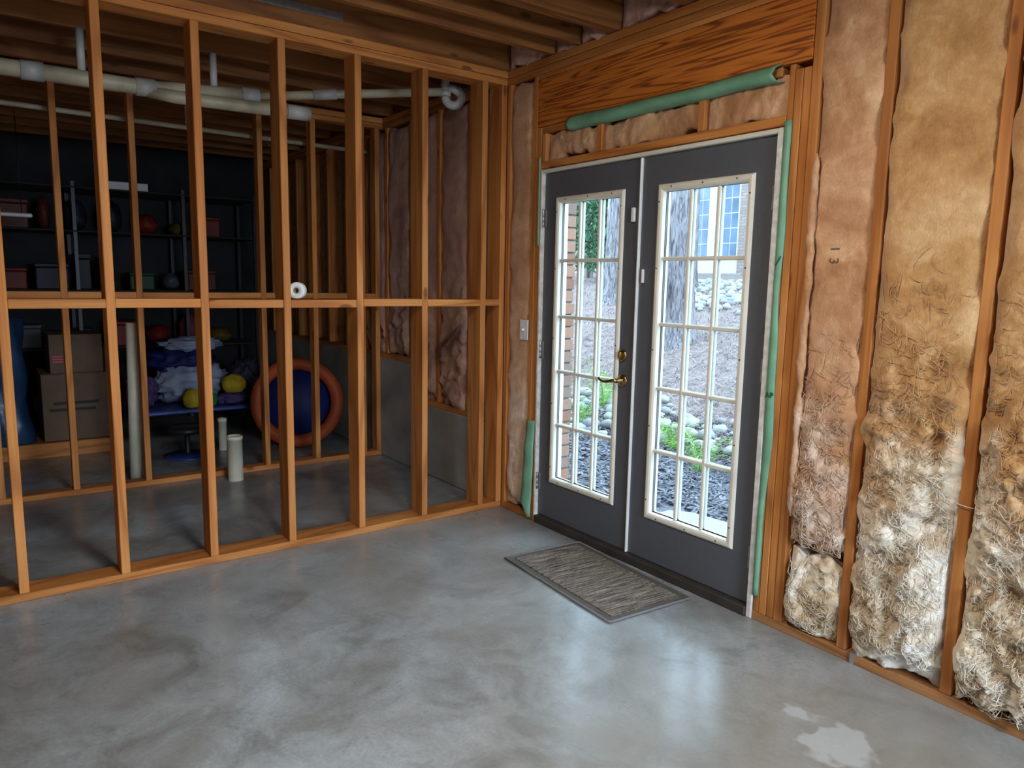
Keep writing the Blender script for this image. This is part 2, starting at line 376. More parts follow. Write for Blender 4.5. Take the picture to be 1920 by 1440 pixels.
def leaf(name, x0, lab, frame_l, frame_r):
    w = .7613; z0, z1 = .052, 2.072; y0, y1 = .02, .064
    d = struct(empty(name, (x0 + w / 2, .042, z0)), lab, 'door')
    fx0, fx1, fz0, fz1 = x0 + frame_l, x0 + w - frame_r, .2708, 1.9336
    hx0, hx1, hz0, hz1 = fx0 + .022, fx1 - .022, fz0 + .022, fz1 - .022
    bm = bmesh.new(); ro = [(x0, z0), (x0 + w, z0), (x0 + w, z1), (x0, z1)]; ri = [(hx0, hz0), (hx1, hz0), (hx1, hz1), (hx0, hz1)]
    R4 = [[bm.verts.new((a, y, b)) for a, b in q] for q in (ro, ri) for y in (y0, y1)]
    for k in range(4):
        n_ = (k + 1) % 4
        for A, B in ((R4[0], R4[2]), (R4[2], R4[3]), (R4[3], R4[1]), (R4[1], R4[0])): bm.faces.new((A[k], A[n_], B[n_], B[k]))
    bmesh.ops.recalc_face_normals(bm, faces=bm.faces)
    bmobj('slab', bm, GREY, d)
    # moulded lite frame, mitred ring with a stepped profile, inside and outside
    prof = [(0, 0), (.004, .009), (.012, .013), (.024, .012), (.032, .006), (.036, -.012), (.036, -.03)]
    for side in (1, -1):
        v, f = [], []
        for (i, h) in prof:
            y = (y0 - h) if side == 1 else (y1 + h)
            v += [(fx0 + i, y, fz0 + i), (fx1 - i, y, fz0 + i), (fx1 - i, y, fz1 - i), (fx0 + i, y, fz1 - i)]
        for i in range(len(prof) - 1):
            for k in range(4):
                q = (i * 4 + k, i * 4 + (k + 1) % 4, (i + 1) * 4 + (k + 1) % 4, (i + 1) * 4 + k)
                f.append(q if side == 1 else q[::-1])
        fr = pyd('lite_frame', v, f, CREAM if side == 1 else WHITE, d)
        if side == 1:
            pts = [(fx0 + .016, fz0 + (fz1 - fz0) * k) for k in (.06, .29, .52, .76, .95)] + [(fx1 - .016, fz0 + (fz1 - fz0) * k) for k in (.06, .29, .52, .76, .95)]
            pts += [(fx0 + (fx1 - fx0) * k, zz) for k in (.16, .5, .84) for zz in (fz0 + .016, fz1 - .016)]
            for (px, pz) in pts:
                o = pyd('screw', *SCR, None, fr, (px, y0 - .0132, pz)) if 0 else meshobj('screw', SCRM, SCREW, fr, (px, y0 - .0132, pz))
    ix0, ix1, iz0, iz1 = fx0 + .036, fx1 - .036, fz0 + .036, fz1 - .036
    mw = .0095
    xs = [ix0 + (ix1 - ix0) * k / 3 for k in range(4)]; zs = [iz0 + (iz1 - iz0) * k / 5 for k in range(6)]
    for x in xs[1:3]:
        for (ya, yb) in ((y0 + .002, y0 + .018), (y1 - .018, y1 - .002)): box('muntin', x - mw, x + mw, ya, yb, iz0, iz1, CREAM if ya < .03 else WHITE, d, .004)
    for z in zs[1:5]:
        for (ya, yb) in ((y0 + .003, y0 + .018), (y1 - .018, y1 - .003)): box('muntin', ix0, ix1, ya, yb, z - mw, z + mw, CREAM if ya < .03 else WHITE, d, .004)
    for i in range(3):
        for k in range(5): box('pane', xs[i] - .0, xs[i + 1] + .0, .0405, .0435, zs[k], zs[k + 1], GLASS, d, 0)
    return d
bm = bmesh.new(); bmesh.ops.create_cone(bm, cap_ends=True, segments=8, radius1=.0042, radius2=.0035, depth=.003, matrix=Matrix.Rotation(math.pi / 2, 4, 'X')); SCRM = bpy.data.meshes.new('screw'); bm.to_mesh(SCRM); bm.free()
d1 = leaf('door_1', .3662, 'grey french door leaf with brass lever and deadbolt', .1054, .1088)
d2 = leaf('door_2', 1.1395, 'grey french door leaf hinged beside the green wrapped jamb', .1088, .1054)
box('astragal', 1.1280, 1.1392, .006, .066, .05, 2.072, WHITE, d2, .003)
def hinge(d, x, z, sgn):
    e = lathe('hinge', [(0, -.05), (.0075, -.05), (.0075, -.018), (.0062, -.017), (.0075, -.016), (.0075, .016), (.0062, .017), (.0075, .018), (.0075, .05), (.005, .054), (0, .055)], STEEL, d, (x, .008, z), 12)
    box('hinge_leaf', min(x, x + sgn * .02), max(x, x + sgn * .02), .0165, .0195, z - .05, z + .05, STEEL, e, 0)
for z in (1.823, 1.099, .266): hinge(d2, 1.9025, z, -1)
for z in (1.821, 1.058, .257): hinge(d1, .3645, z, 1)
# deadbolt and lever
ry = (math.pi / 2, 0, 0)
db = lathe('deadbolt', [(0, .0), (.030, 0), (.032, .004), (.029, .010), (.020, .014), (.014, .015), (0, .016)], BRASS, d1, (1.047, .02, 1.088), 24, ry)
tp = box('thumb_turn', 1.042, 1.052, -.014, .003, 1.068, 1.108, BRASS, db, .004)
lv = lathe('lever_handle', [(0, 0), (.031, 0), (.033, .004), (.030, .009), (.018, .014), (.012, .016), (.011, .045), (0, .047)], BRASS, d1, (1.054, .02, .956), 24, ry)
for q in (tp,):
    q.parent = d1; q.location = wloc(d1, (1.047, -.005, 1.088))
tube('lever', [(1.054, -.025, .956), (1.036, -.030, .957), (1.010, -.032, .952), (.980, -.032, .945), (.955, -.031, .944), (.935, -.030, .950), (.922, -.029, .958), (.914, -.028, .956)], [.012, .0115, .010, .0085, .008, .0075, .0065, .004], BRASS, d1, 12)
s1 = box('contact_sensor', 1.079, 1.101, .004, .0195, 1.765, 1.835, WHITE, d1, .003)
s2 = box('contact_sensor', 1.163, 1.177, .006, .0195, 1.462, 1.53, WHITE, d2, .003)
tag(s1, 'white plastic alarm contact'); tag(s2, 'slim white plastic alarm contact')

# light switch
sw = empty('light_switch', (.224, -.004, 1.166)); tag(sw, 'white toggle light switch plate on the insulation beside the door', 'switch')
box('cover_plate', .184, .264, -.011, -.004, 1.106, 1.228, WHITE, sw, .003)
box('toggle', .219, .229, -.027, -.009, 1.160, 1.176, WHITE, sw, .003, rot=(math.radians(-20), 0, 0))
box('switch_box', .188, .26, -.004, .05, 1.112, 1.222, SCREW, sw, .002)

# ------------------------------------------------------------------ doormat
MATB = plain('mat_border', (0.085, 0.07, 0.058), 0.85, var=0.2, scale=60, bmp=0.3)
def mat_weave():
    m, t, b = mat('woven_mat')
    v = coords(t, (130, 6, 1), False); n = noise_n(t, v, 1.0, 3, 0.6)
    v2 = coords(t, (40, 420, 1), False); n2 = noise_n(t, v2, 1.0, 2, 0.5)
    f = math_(t, 'ADD', math_(t, 'MULTIPLY', n, 0.65), math_(t, 'MULTIPLY', n2, 0.35))
    c = ramp(t, [(0.42, (0.05, 0.04, 0.034)), (0.51, (0.19, 0.155, 0.125)), (0.62, (0.36, 0.31, 0.25))], f)
    L(t, c.outputs[0], b.inputs['Base Color']); b.inputs['Roughness'].default_value = 0.95; b.inputs['Specular IOR Level'].default_value = 0.1
    bump(t, b, f, 0.8, 0.004); return m
MATW = mat_weave()
dm = empty('doormat', (1.206, -.29, 0), (0, 0, math.radians(-3.6)), local=True); tag(dm, 'brown striped woven doormat with dark bound edge before the doors', 'doormat')
hw, hh = .4275, .245
bm = bmesh.new(); bm_box(bm, -hw, hw, -hh, hh, .0005, .007, .002); bmobj('backing', bm, MATB, dm)
bm = bmesh.new(); nb = 74
for k in range(nb):
    xa = -hw + .035 + (2 * hw - .07) * k / nb; xb = -hw + .035 + (2 * hw - .07) * (k + .86) / nb
    bm_box(bm, xa, xb, -hh + .04, hh - .04, .006, .0105 + .0012 * random.random())
o = bmobj('woven_field', bm, MATW, dm); o['kind'] = 'stuff'
rp = [(-hw, -hh), (-.12, -hh), (-.095, -hh + .006), (-.07, -hh), (hw - .01, -hh), (hw, -hh + .01), (hw, hh - .01), (hw - .01, hh), (-hw + .01, hh), (-hw, hh - .01)]
tube('binding', [(x, y, .006) for x, y in rp] + [(-hw, -hh, .006)], .0062, plain('grey_binding', (0.16, 0.155, 0.155), 0.7), dm, 8)

# ------------------------------------------------------------------ insulation batts
SURF = {}
def batt(name, x0, x1, z0, z1, m, label, bulge=.03, rough_lo=.03, rough_hi=.006, zsplit=1.3, seed=0, res=.008, group=None, ybase=.02, hem=.0, raged=.02):
    """fluffy displaced batt, closed at the back; roughness grows below zsplit"""
    nx = max(8, int((x1 - x0) / res)); nz = max(8, int((z1 - z0) / res)); v = []; f = []
    sd = Vector((seed * 13.7, seed * 7.1, seed * 3.3)); cx, cz = (x0 + x1) / 2, z0
    for j in range(nz + 1):
        tz = j / nz; z = z0 + (z1 - z0) * tz
        k = min(1, max(0, (zsplit + .35 - z) / .7)); k = k * k * (3 - 2 * k)
        amp = rough_hi + (rough_lo - rough_hi) * k
        for i in range(nx + 1):
            tx = i / nx; x = x0 + (x1 - x0) * tx
            e = min(tx, 1 - tx) * (x1 - x0); ez = min(tz, 1 - tz) * (z1 - z0)
            fall = 1 - math.exp(-e / .022); fz = 1 - math.exp(-ez / .03)
            p = Vector((x, 0, z)) + sd
            wv = noise.noise_vector(p * 7) * .06 + noise.noise_vector(p * 19) * .02
            q = p + wv * (0.4 + 1.2 * k)
            n1 = noise.fractal(q * 4.5, 0.9, 2.1, 4)
            rg = 1 - abs(noise.noise(Vector((q.x * 9, 3, q.z * 7)))) * 2.2
            rg2 = 1 - abs(noise.noise(Vector((q.x * 24, 9, q.z * 17)))) * 2.2
            n3 = noise.fractal(q * 34, 0.8, 2.2, 3)
            h = bulge * fall * fz * (.75 + .25 * noise.noise(p * 2.2)) + amp * fall * (n1 * .9 + (rg * .5 + rg2 * .14) * k + n3 * (.15 + .10 * k))
            xe = wv.x * raged / .03 * (1 if e > .004 else .5); ze = wv.z * raged / .03
            if tz in (0, 1): ze += noise.noise(Vector((x * 14, 0, 5)) + sd) * raged
            v.append((x - cx + (xe if 0 < i < nx else xe * .5), ybase - .0 - h, z - cz + ze))
    w = nx + 1
    for j in range(nz):
        for i in range(nx): f.append((j * w + i, j * w + i + 1, (j + 1) * w + i + 1, (j + 1) * w + i))
    nb_ = len(v)
    per = [i for i in range(w)] + [j * w + nx for j in range(1, nz + 1)] + [nz * w + i for i in range(nx - 1, -1, -1)] + [j * w for j in range(nz - 1, 0, -1)]
    for a in per: v.append((v[a][0], .075, v[a][2]))
    for a in range(len(per)): b_ = (a + 1) % len(per); f.append((per[a], nb_ + a, nb_ + b_, per[b_]))
    f.append(tuple(nb_ + a for a in range(len(per)))[::-1])
    o = pyd(name, v, f, m, None, (cx, 0, cz), True)
    SURF[o.name] = (x0, x1, z0, z1, nx, nz, [q[1] for q in v[:nb_]])
    return tag(o, label, 'insulation', group)
def tufts(par, xa, xb, za, zb, n, m, seed):
    """loose glass fibres lying in curls on the batt surface"""
    rr = random.Random(seed); bm = bmesh.new(); x0, x1, z0, z1, nx, nz, ys = SURF[par.name]
    for _ in range(n):
        px = rr.uniform(xa, xb); pz = za + (zb - za) * (1 - math.sqrt(1 - rr.random())); ln = rr.uniform(.03, .11); aa = rr.uniform(0, 6.28) if rr.random() < .4 else rr.gauss(-1.2, .6); cur = rr.gauss(0, 1.0); off = rr.uniform(.0, .007); pts = []
        for s in range(8):
            i = min(nx, max(0, round((px - x0) / (x1 - x0) * nx))); j = min(nz, max(0, round((pz - z0) / (z1 - z0) * nz)))
            pts.append((px, ys[j * (nx + 1) + i] - off - .004 * math.sin(math.pi * s / 7), pz)); px += math.cos(aa) * ln / 7; pz += math.sin(aa) * ln / 7; aa += cur / 4; px = min(xb, max(xa, px)) + s * 1e-6; pz = max(za - .02, pz)
        r0 = rr.uniform(.0006, .0020); tube_bm(bm, pts, [r0 * (.2 + .8 * math.sin(math.pi * (s + .3) / 7.6)) for s in range(8)], 4, False)
    c = par.location; bmesh.ops.translate(bm, verts=bm.verts, vec=-c)
    o = bmobj('loose_fibre', bm, m, par, c, True); o['kind'] = 'stuff'
b1 = batt('insulation_batt', 2.082, 2.322, .40, 2.62, INS_P, 'pinkish insulation batt marked 13 between door framing and next stud', .035, .040, .006, 1.0, 1, ybase=.018)
tufts(b1, 2.09, 2.31, .42, 1.3, 700, INS_P, 1)
v, f = [], []
for j in range(140):
    z = .52 + 1.45 * j / 139; q = Vector((0, 0, z)); cxn = 2.098 + .012 * noise.noise(q * 3.1) + .005 * noise.noise(q * 21); r0 = .014 * (1 + .5 * noise.noise(q * 9 + Vector((4, 0, 0)))) * min(1, j / 6 + .2, (139 - j) / 6 + .2)
    for k in range(12):
        a = 6.283 * k / 12; rr_ = r0 * (1 + .45 * noise.noise(Vector((math.cos(a) * 1.3, math.sin(a) * 1.3, z * 24)))); v.append((cxn + rr_ * math.cos(a) - 2.202, -.022 + rr_ * .8 * math.sin(a), z - .40))
for j in range(139):
    for k in range(12): f.append((j * 12 + k, j * 12 + (k + 1) % 12, (j + 1) * 12 + (k + 1) % 12, (j + 1) * 12 + k))
o = pyd('folded_flange', v, f, INS_P, b1, b1.location, True); o['label'] = 'crumpled folded edge of the batt'
b1b = batt('insulation_batt', 2.085, 2.322, .055, .385, INS_Y, 'ripped white insulation scrap on the sole plate beside the door framing', .045, .045, .04, 2.0, 2, ybase=.03)
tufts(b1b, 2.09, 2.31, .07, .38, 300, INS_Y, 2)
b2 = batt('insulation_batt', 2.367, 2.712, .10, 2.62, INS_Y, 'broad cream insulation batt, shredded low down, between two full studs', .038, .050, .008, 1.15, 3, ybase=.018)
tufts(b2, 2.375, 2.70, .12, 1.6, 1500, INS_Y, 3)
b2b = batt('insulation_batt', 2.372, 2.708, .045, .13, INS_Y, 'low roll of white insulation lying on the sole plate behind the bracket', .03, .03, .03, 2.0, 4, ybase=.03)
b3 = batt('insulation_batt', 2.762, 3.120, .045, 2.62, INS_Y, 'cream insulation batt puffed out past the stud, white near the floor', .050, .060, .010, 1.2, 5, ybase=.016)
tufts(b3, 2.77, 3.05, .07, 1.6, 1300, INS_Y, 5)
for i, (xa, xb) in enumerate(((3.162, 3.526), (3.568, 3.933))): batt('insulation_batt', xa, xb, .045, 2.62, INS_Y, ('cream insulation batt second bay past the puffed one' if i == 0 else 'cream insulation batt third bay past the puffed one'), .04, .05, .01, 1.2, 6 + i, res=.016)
b0 = batt('insulation_batt', .040, .260, .045, 2.622, INS_P, 'smooth tan insulation batt in the corner bay behind the light switch', .030, .016, .004, .5, 9, ybase=.022)
for i, (xa, xb, t_) in enumerate(((.384, .808, 'pinkish insulation scrap above the brass lever door leaf'), (.849, 1.478, 'long pinkish insulation scrap between the two cripple studs over the doors'), (1.519, 1.934, 'brown shaded insulation scrap over the door hinged at the green jamb'))):
    batt('insulation_scrap', xa, xb, 2.143, 2.294, INS_P, t_, .022, .018, .018, 9, 11 + i, res=.011, ybase=.03)
for i, (xa, xb, zz, t_) in enumerate(((-.39, -.145, .57, 'dusty insulation batt just beyond the partition corner'), (-.80, -.432, .57, 'dusty pink insulation batt over the lower foundation step'), (-1.21, -.842, .57, 'dusty pink insulation batt sagging over the foundation step edge'), (-1.62, -1.252, .86, 'dark pink insulation batt above the upper foundation step'), (-2.02, -1.662, .86, 'dark insulation batt beyond the second partition'))):
    if i == 2: xa, zz = -1.095, .57
    batt('insulation_batt', xa, xb, zz, 2.62, INS_D, t_, .04, .05, .02, 1.3, 20 + i, res=.02, ybase=.03)
batt('insulation_batt', -1.21, -1.10, .86, 2.62, INS_D, 'narrow dusty insulation sliver over the foundation step', .03, .03, .02, 1.3, 29, res=.02, ybase=.03)
# rim insulation stuffed between joist ends
for i, (xa, xb, t_) in enumerate(((.956, 1.355, 'mauve insulation stuffed between joist ends over the doors'), (.442, .616, 'small insulation wad between the two closest joists'), (.662, .866, 'insulation wad beside the doubled joist'), (.0, .396, 'insulation wad between partition top and first joist'))):
    batt('insulation_wad', xa, xb, 2.715, 2.945, INS_D, t_, .02, .03, .03, 9, 40 + i, res=.014, ybase=.015)

def text(name, body, size, m, parent, loc, rot, ext=.0004):
    cu = bpy.data.curves.new(name, 'FONT'); cu.body = body; cu.size = size; cu.extrude = ext; cu.space_character = 1.5 if body == '13' else 1.0; cu.align_x = 'CENTER'; cu.align_y = 'CENTER'
    tmp = bpy.data.objects.new(name + '_c', cu); C.objects.link(tmp)
    dg = bpy.context.evaluated_depsgraph_get(); me = bpy.data.meshes.new_from_object(tmp.evaluated_get(dg))
    bpy.data.objects.remove(tmp); me.materials.clear()
    o = meshobj(name, me, m, parent, loc); o.rotation_euler = rot; return o
for k_, ch in enumerate('13'):  # print laid onto the batt surface
    o = text('printed_digit', ch, .055, INK, b1, (0, 0, 0), (0, 0, 0), .0); me = o.data; x0, x1, z0, z1, nx, nz, ys = SURF[b1.name]
    bm = bmesh.new(); bm.from_mesh(me); bmesh.ops.subdivide_edges(bm, edges=[e for e in bm.edges if e.calc_length() > .008], cuts=3); bm.to_mesh(me); bm.free()
    for v_ in me.vertices:
        wx, wz = 2.19 + v_.co.y, 1.605 - .045 * k_ - v_.co.x; fi = (wx - x0) / (x1 - x0) * nx; fj = (wz - z0) / (z1 - z0) * nz; a_, b_ = int(fi), int(fj); w_ = nx + 1
        v_.co = Vector((wx, min(ys[b_ * w_ + a_], ys[b_ * w_ + a_ + 1], ys[(b_ + 1) * w_ + a_], ys[(b_ + 1) * w_ + a_ + 1]) - .0015, wz)) - b1.location
    me.update(); o.location = (0, 0, 0)

# ------------------------------------------------------------------ green house wrap
def ribbon(name, rows, m, label, thick=.0012):
    """rows: list of cross-sections (lists of points)"""
    v = [p for r in rows for p in r]; k = len(rows[0]); f = []
    for i in range(len(rows) - 1):
        for j in range(k - 1): f.append((i * k + j, i * k + j + 1, (i + 1) * k + j + 1, (i + 1) * k + j))
    c = Vector(v[0]); o = pyd(name, [tuple(Vector(p) - c) for p in v], f, m, None, c, True)
    md = o.modifiers.new('thickness', 'SOLIDIFY'); md.thickness = thick; md.offset = 0
    return tag(o, label, 'house wrap')
rows = []
for i in range(60):
    t = i / 59; x = .585 + (1.885 - .585) * t; wv = .006 * math.sin(t * 17) + .005 * noise.noise(Vector((t * 9, 0, 0)))
    zt = 2.352 + .004 * math.sin(t * 5) - .012 * math.sin(math.pi * t); sk = .03 * (1 - t) * 0
    rows.append([(x + .03 * (t > .99), -.003, zt + wv * .4), (x, -.020 - .012 * math.sin(math.pi * t), zt - .018), (x, -.036 - .012 * math.sin(math.pi * t) + wv, 2.303 + wv * .5), (x + .012, -.030, 2.283 + wv), (x + .02, .0, 2.276 + wv * .5), (x + .02, .03, 2.280)])
ribbon('house_wrap_flap', rows, WRAP, 'long green house wrap flap hanging folded under the header')
rows = []
for i in range(50):
    t = i / 49; z = 2.115 - 2.0 * t; n_ = noise.noise(Vector((t * 7, 2, 0))); w = .030 - .008 * t + .010 * n_ + (.012 * math.sin(math.pi * max(0, min(1, (t - .35) / .5))))
    y = -.008 - .006 * noise.noise(Vector((t * 5, 8, 0)))
    rows.append([(1.9315, .004, z), (1.934, y, z), (1.934 + w * .5, y - .005, z), (1.934 + w, y, z + .002), (1.934 + w + .003, -.002, z)])
wp = ribbon('house_wrap_strip', rows, WRAP, 'long green house wrap strip peeling along the hinge side jamb stud')
text('printed_letters', 'AP', .034, WRAPINK, wp, (1.955, -.0165, 1.005), (math.radians(90), 0, 0), .0012)
text('printed_mark', '/', .06, WRAPINK, wp, (1.953, -.0165, 1.56), (math.radians(90), math.radians(15), 0), .0012)
rows = []
for i in range(30):
    t = i / 29; z = .625 - .60 * t; n_ = noise.noise(Vector((t * 5, 4, 0)))
    xl = .262 - .030 * t + .008 * n_; y = -.012 - .02 * t + .006 * n_
    xr = .343
    if t > .85: xl += (t - .85) / .15 * .09
    rows.append([(xl, y + .012, z), (xl + .012, y, z), ((xl + xr) / 2, y - .010 + .006 * math.sin(t * 20), z), (xr - .01, y + .003, z), (xr, y + .01, z)])
ribbon('house_wrap_scrap', rows, WRAP, 'wrinkled green house wrap scrap low beside the brass lever door')
rows = [[(.326 + .004 * math.sin(i), -.004, 2.165 - .5 * i / 19), (.336, -.010, 2.165 - .5 * i / 19), (.3455, -.006, 2.165 - .5 * i / 19)] for i in range(20)]
ribbon('house_wrap_sliver', rows, WRAP, 'thin green house wrap sliver at the upper corner of the jamb')

# ------------------------------------------------------------------ plumbing
dp = empty('drain_pipe', (-.8, -1.8, 2.4)); tag(dp, 'cream plastic drain pipe run slung under the storage joists with a trap', 'pipe')
tube('main_run', [(-.8, -4.4, 2.455), (-.8, -1.86, 2.467), (-.8, -1.25, 2.515)], .041, PVCD, dp, 20)
for y, z in ((-2.38, 2.464), (-1.86, 2.467), (-1.30, 2.51)): tube('coupling', [(-.8, y - .05, z - .001), (-.8, y + .05, z + .002)], .048, PVCW, dp, 20)
tube('branch_run', [(-.8, -1.86, 2.455), (-.77, -1.72, 2.435), (-.76, -1.3, 2.44), (-.74, -.98, 2.445)], .036, PVCD, dp, 18)
tube('branch_cap', [(-.745, -1.10, 2.443), (-.74, -.96, 2.445)], .042, PVCW, dp, 18)
tube('clean_out', [(-.78, -1.64, 2.42), (-.78, -1.64, 2.30)], .028, STEEL, dp, 14)
tube('arm_run', [(-.8, -1.25, 2.515), (-.68, -.88, 2.562), (-.44, -.20, 2.640)], .026, PVCD, dp, 16)
tube('coupling', [(-.70, -.95, 2.553), (-.655, -.82, 2.569)], .032, PVCW, dp, 16)
# U trap seen side on
tc = Vector((-.40, -.14, 2.612)); u_ = Vector((.59, .81, 0)).normalized()
tube('trap', [tc + u_ * (.052 * math.cos(a)) + Vector((0, 0, .052 * math.sin(a))) for a in [math.pi * (1.0 + k / 20 * 1.35) + .0 for k in range(21)]] , .027, PVCW, dp, 16)
tube('riser', [tc - u_ * .052, tc - u_ * .052 + Vector((0, 0, .16))], .029, PVCD, dp, 16)
tube('trap_nut', [tc - u_ * .052 + Vector((0, 0, .0)), tc - u_ * .052 + Vector((0, 0, .035))], .036, PVCW, dp, 16)
tube('trap_return', [tc + u_ * .045 + Vector((0, 0, .02)), tc + u_ * .0 + Vector((0, 0, .05)), tc - u_ * .05 + Vector((0, 0, .05))], .026, PVCW, dp, 16)
for y in (-2.16, -1.50):
    tube('hanger', [(-.8, y, 2.50), (-.8, y, 2.712)], [.02, .02], PVCW, dp, 12)
wpz = tube('water_pipe', [(-1.93, -5.0, 2.50), (-1.93, -2.48, 2.497), (-1.93, -.02, 2.475)], .017, PVCD, None, 12); tag(wpz, 'thin cream water pipe running level behind the second partition', 'pipe')
def stub(x, y, r, h, lab, tilt=0):
    o = lathe('pipe_stub', [(r, 0), (r, h - .03), (r * 1.06, h - .03), (r * 1.06, h), (r * .9, h), (r * .9, .02), (0, .02)], PVC, None, (x, y, 0), 24); tag(o, lab, 'pipe')
stub(-1.54, -1.255, .052, .325, 'short fat cream pipe stub standing on the storage floor')
stub(-2.55, -1.08, .034, .27, 'thin pale pipe stub behind the fat cream stub')
o = tube('standpipe', [(-1.93, -1.84, 0), (-1.93, -1.815, 1.12)], .042, PVC, None, 16); tag(o, 'tall tan plastic standpipe rising beside a back stud', 'pipe')
# tape roll on the blocking
tr = empty('tape_roll', (-.04, -1.31, 1.389), (0, math.radians(90), math.radians(-38)), local=True); tag(tr, 'white tape roll standing on the partition blocking', 'tape')
lathe('roll', [(.016, -.024), (.041, -.024), (.043, -.02), (.043, .02), (.041, .024), (.016, .024), (.016, -.024)], WHITE, tr, (0, 0, 0), 28)
lathe('core', [(.013, -.025), (.016, -.025), (.016, .025), (.013, .025), (.013, -.025)], plain('cardboard_core', (.30, .22, .15), .8), tr, (0, 0, 0), 20)
st = box('metal_strap', -.006, -.003, -1.9, -1.05, 2.775, 2.815, STEEL, bev=0); tag(st, 'grey metal strap nailed to the joist above the partition', 'strap')
# bent nail / wire sticking from the stud
o = tube('loose_wire', [(2.708, -.002, .735), (2.72, -.012, .733), (2.745, -.013, .731), (2.765, -.008, .729)], .0016, WHITE, None, 6); tag(o, 'short white wire stapled across a stud by the insulation', 'wire')

# ------------------------------------------------------------------ storage things
def lump(name, loc, s, m, seed, parent=None, amp=.25, fr=2.2, sub=4, rot=0):
    bm = bmesh.new(); bmesh.ops.create_icosphere(bm, subdivisions=sub, radius=1)
    for v in bm.verts:
        p = v.co * fr + Vector((seed * 3.1, seed, 0)); k = 1 + amp * noise.fractal(p, .9, 2, 3) + amp * .4 * (1 - abs(noise.noise(p * 2.3)) * 2)
        v.co = Vector((v.co.x * s[0] * k, v.co.y * s[1] * k, max(-.82, v.co.z) * s[2] * k))
    z = min(v.co.z for v in bm.verts); bmesh.ops.translate(bm, verts=bm.verts, vec=(0, 0, -z))
    o = bmobj(name, bm, m, parent, loc, True); o.rotation_euler = (0, 0, rot); return o
KRAFT = plain('kraft_cardboard', (0.13, 0.08, 0.05), 0.85, var=0.15); KPRINT = plain('black_print', (0.03, 0.025, 0.02), .8); RPRINT = plain('red_print', (.55, .08, .1), .7)
def carton(x0, x1, y0, y1, z0, z1, lab, stripes=False):
    e = empty('cardboard_box', ((x0 + x1) / 2, (y0 + y1) / 2, z0)); tag(e, lab, 'box', 'cartons stacked in storage')
    box('body', x0, x1, y0, y1, z0, z1 - .004, KRAFT, e, .004); ym = (y0 + y1) / 2
    box('flap', x0, x1, y0 - .002, ym - .002, z1 - .004, z1, KRAFT, e, .001); box('flap', x0, x1, ym + .002, y1 + .002, z1 - .004, z1, KRAFT, e, .001)
    if stripes:
        for k, (a, b) in enumerate(((.16, .86), (.10, .80))):
            zc = z0 + (z1 - z0) * (.56 - .10 * k); box('printed_band', x1, x1 + .001, y0 + (y1 - y0) * a, y0 + (y1 - y0) * b, zc - .012, zc + .012, KPRINT, e, 0)
    else:
        for k in range(3): box('printed_mark', x1, x1 + .001, y0 + .02, y0 + .09, z0 + .13 - .022 * k, z0 + .142 - .022 * k, RPRINT, e, 0)
carton(-3.5, -3.0, -2.32, -1.86, .12, .66, 'large cardboard box with two dark printed bands, under a smaller carton', True)
carton(-3.45, -3.02, -2.25, -1.88, .66, .97, 'smaller cardboard box with red marks stacked on the larger carton')
BLUEP = plain('blue_tarp', (0.018, 0.05, 0.12), 0.35, var=0.5, scale=6, bmp=.5)
o = box('pallet', -3.6, -2.95, -2.75, -1.8, 0, .118, WY, None, .004); tag(o, 'low timber platform carrying the cartons', 'pallet')
v, f = [], []
for j in range(60):
    for i in range(32):
        a = 6.283 * i / 32; z = j / 59 * 1.02; r = .15 * (1 + .22 * noise.fractal(Vector((math.cos(a) * 1.4, math.sin(a) * 1.4, z * 2.2)), .9, 2, 4) + .10 * math.sin(z * 12 + a)) * (1 if j < 58 else .5)
        v.append((r * math.cos(a), r * math.sin(a), z))
for j in range(59):
    for i in range(32): f.append((j * 32 + i, j * 32 + (i + 1) % 32, (j + 1) * 32 + (i + 1) % 32, (j + 1) * 32 + i))
f.append(tuple(range(31, -1, -1))); f.append(tuple(59 * 32 + i for i in range(32)))
o = pyd('wrapped_roll', v, f, BLUEP, None, (-3.1, -2.56, .118), True); tag(o, 'tall wrinkled blue wrapped roll standing by the cartons', 'roll')
# folding table with heap
TB = plain('blue_plastic', (0.03, 0.05, 0.20), 0.35); DKS = plain('dark_steel', (.03, .03, .033), .4, .6)
tb = empty('folding_table', (-3.0, -1.2, 0)); tag(tb, 'low blue topped table heaped with bags and toys', 'table')
box('table_top', -3.35, -2.65, -1.72, -.62, .315, .35, TB, tb, .012)
for x in (-3.28, -2.72):
    for y in (-1.65, -.69): tube('leg', [(x, y, 0), (x, y, .316)], .014, DKS, tb, 10)
cols = {'white plastic': (.22, .25, .34), 'blue plastic': (.005, .010, .075), 'red rubber': (.55, .04, .02), 'yellow plastic': (.36, .25, .01), 'green plastic': (.01, .17, .04), 'purple plastic': (.06, .035, .11), 'pink plastic': (.6, .1, .2), 'orange plastic': (.30, .05, .012), 'dark cloth': (.03, .03, .05)}
CM = {k: plain(k.replace(' ', '_'), c, .6, spec=.25, var=.2, scale=5, bmp=.25) for k, c in cols.items()}
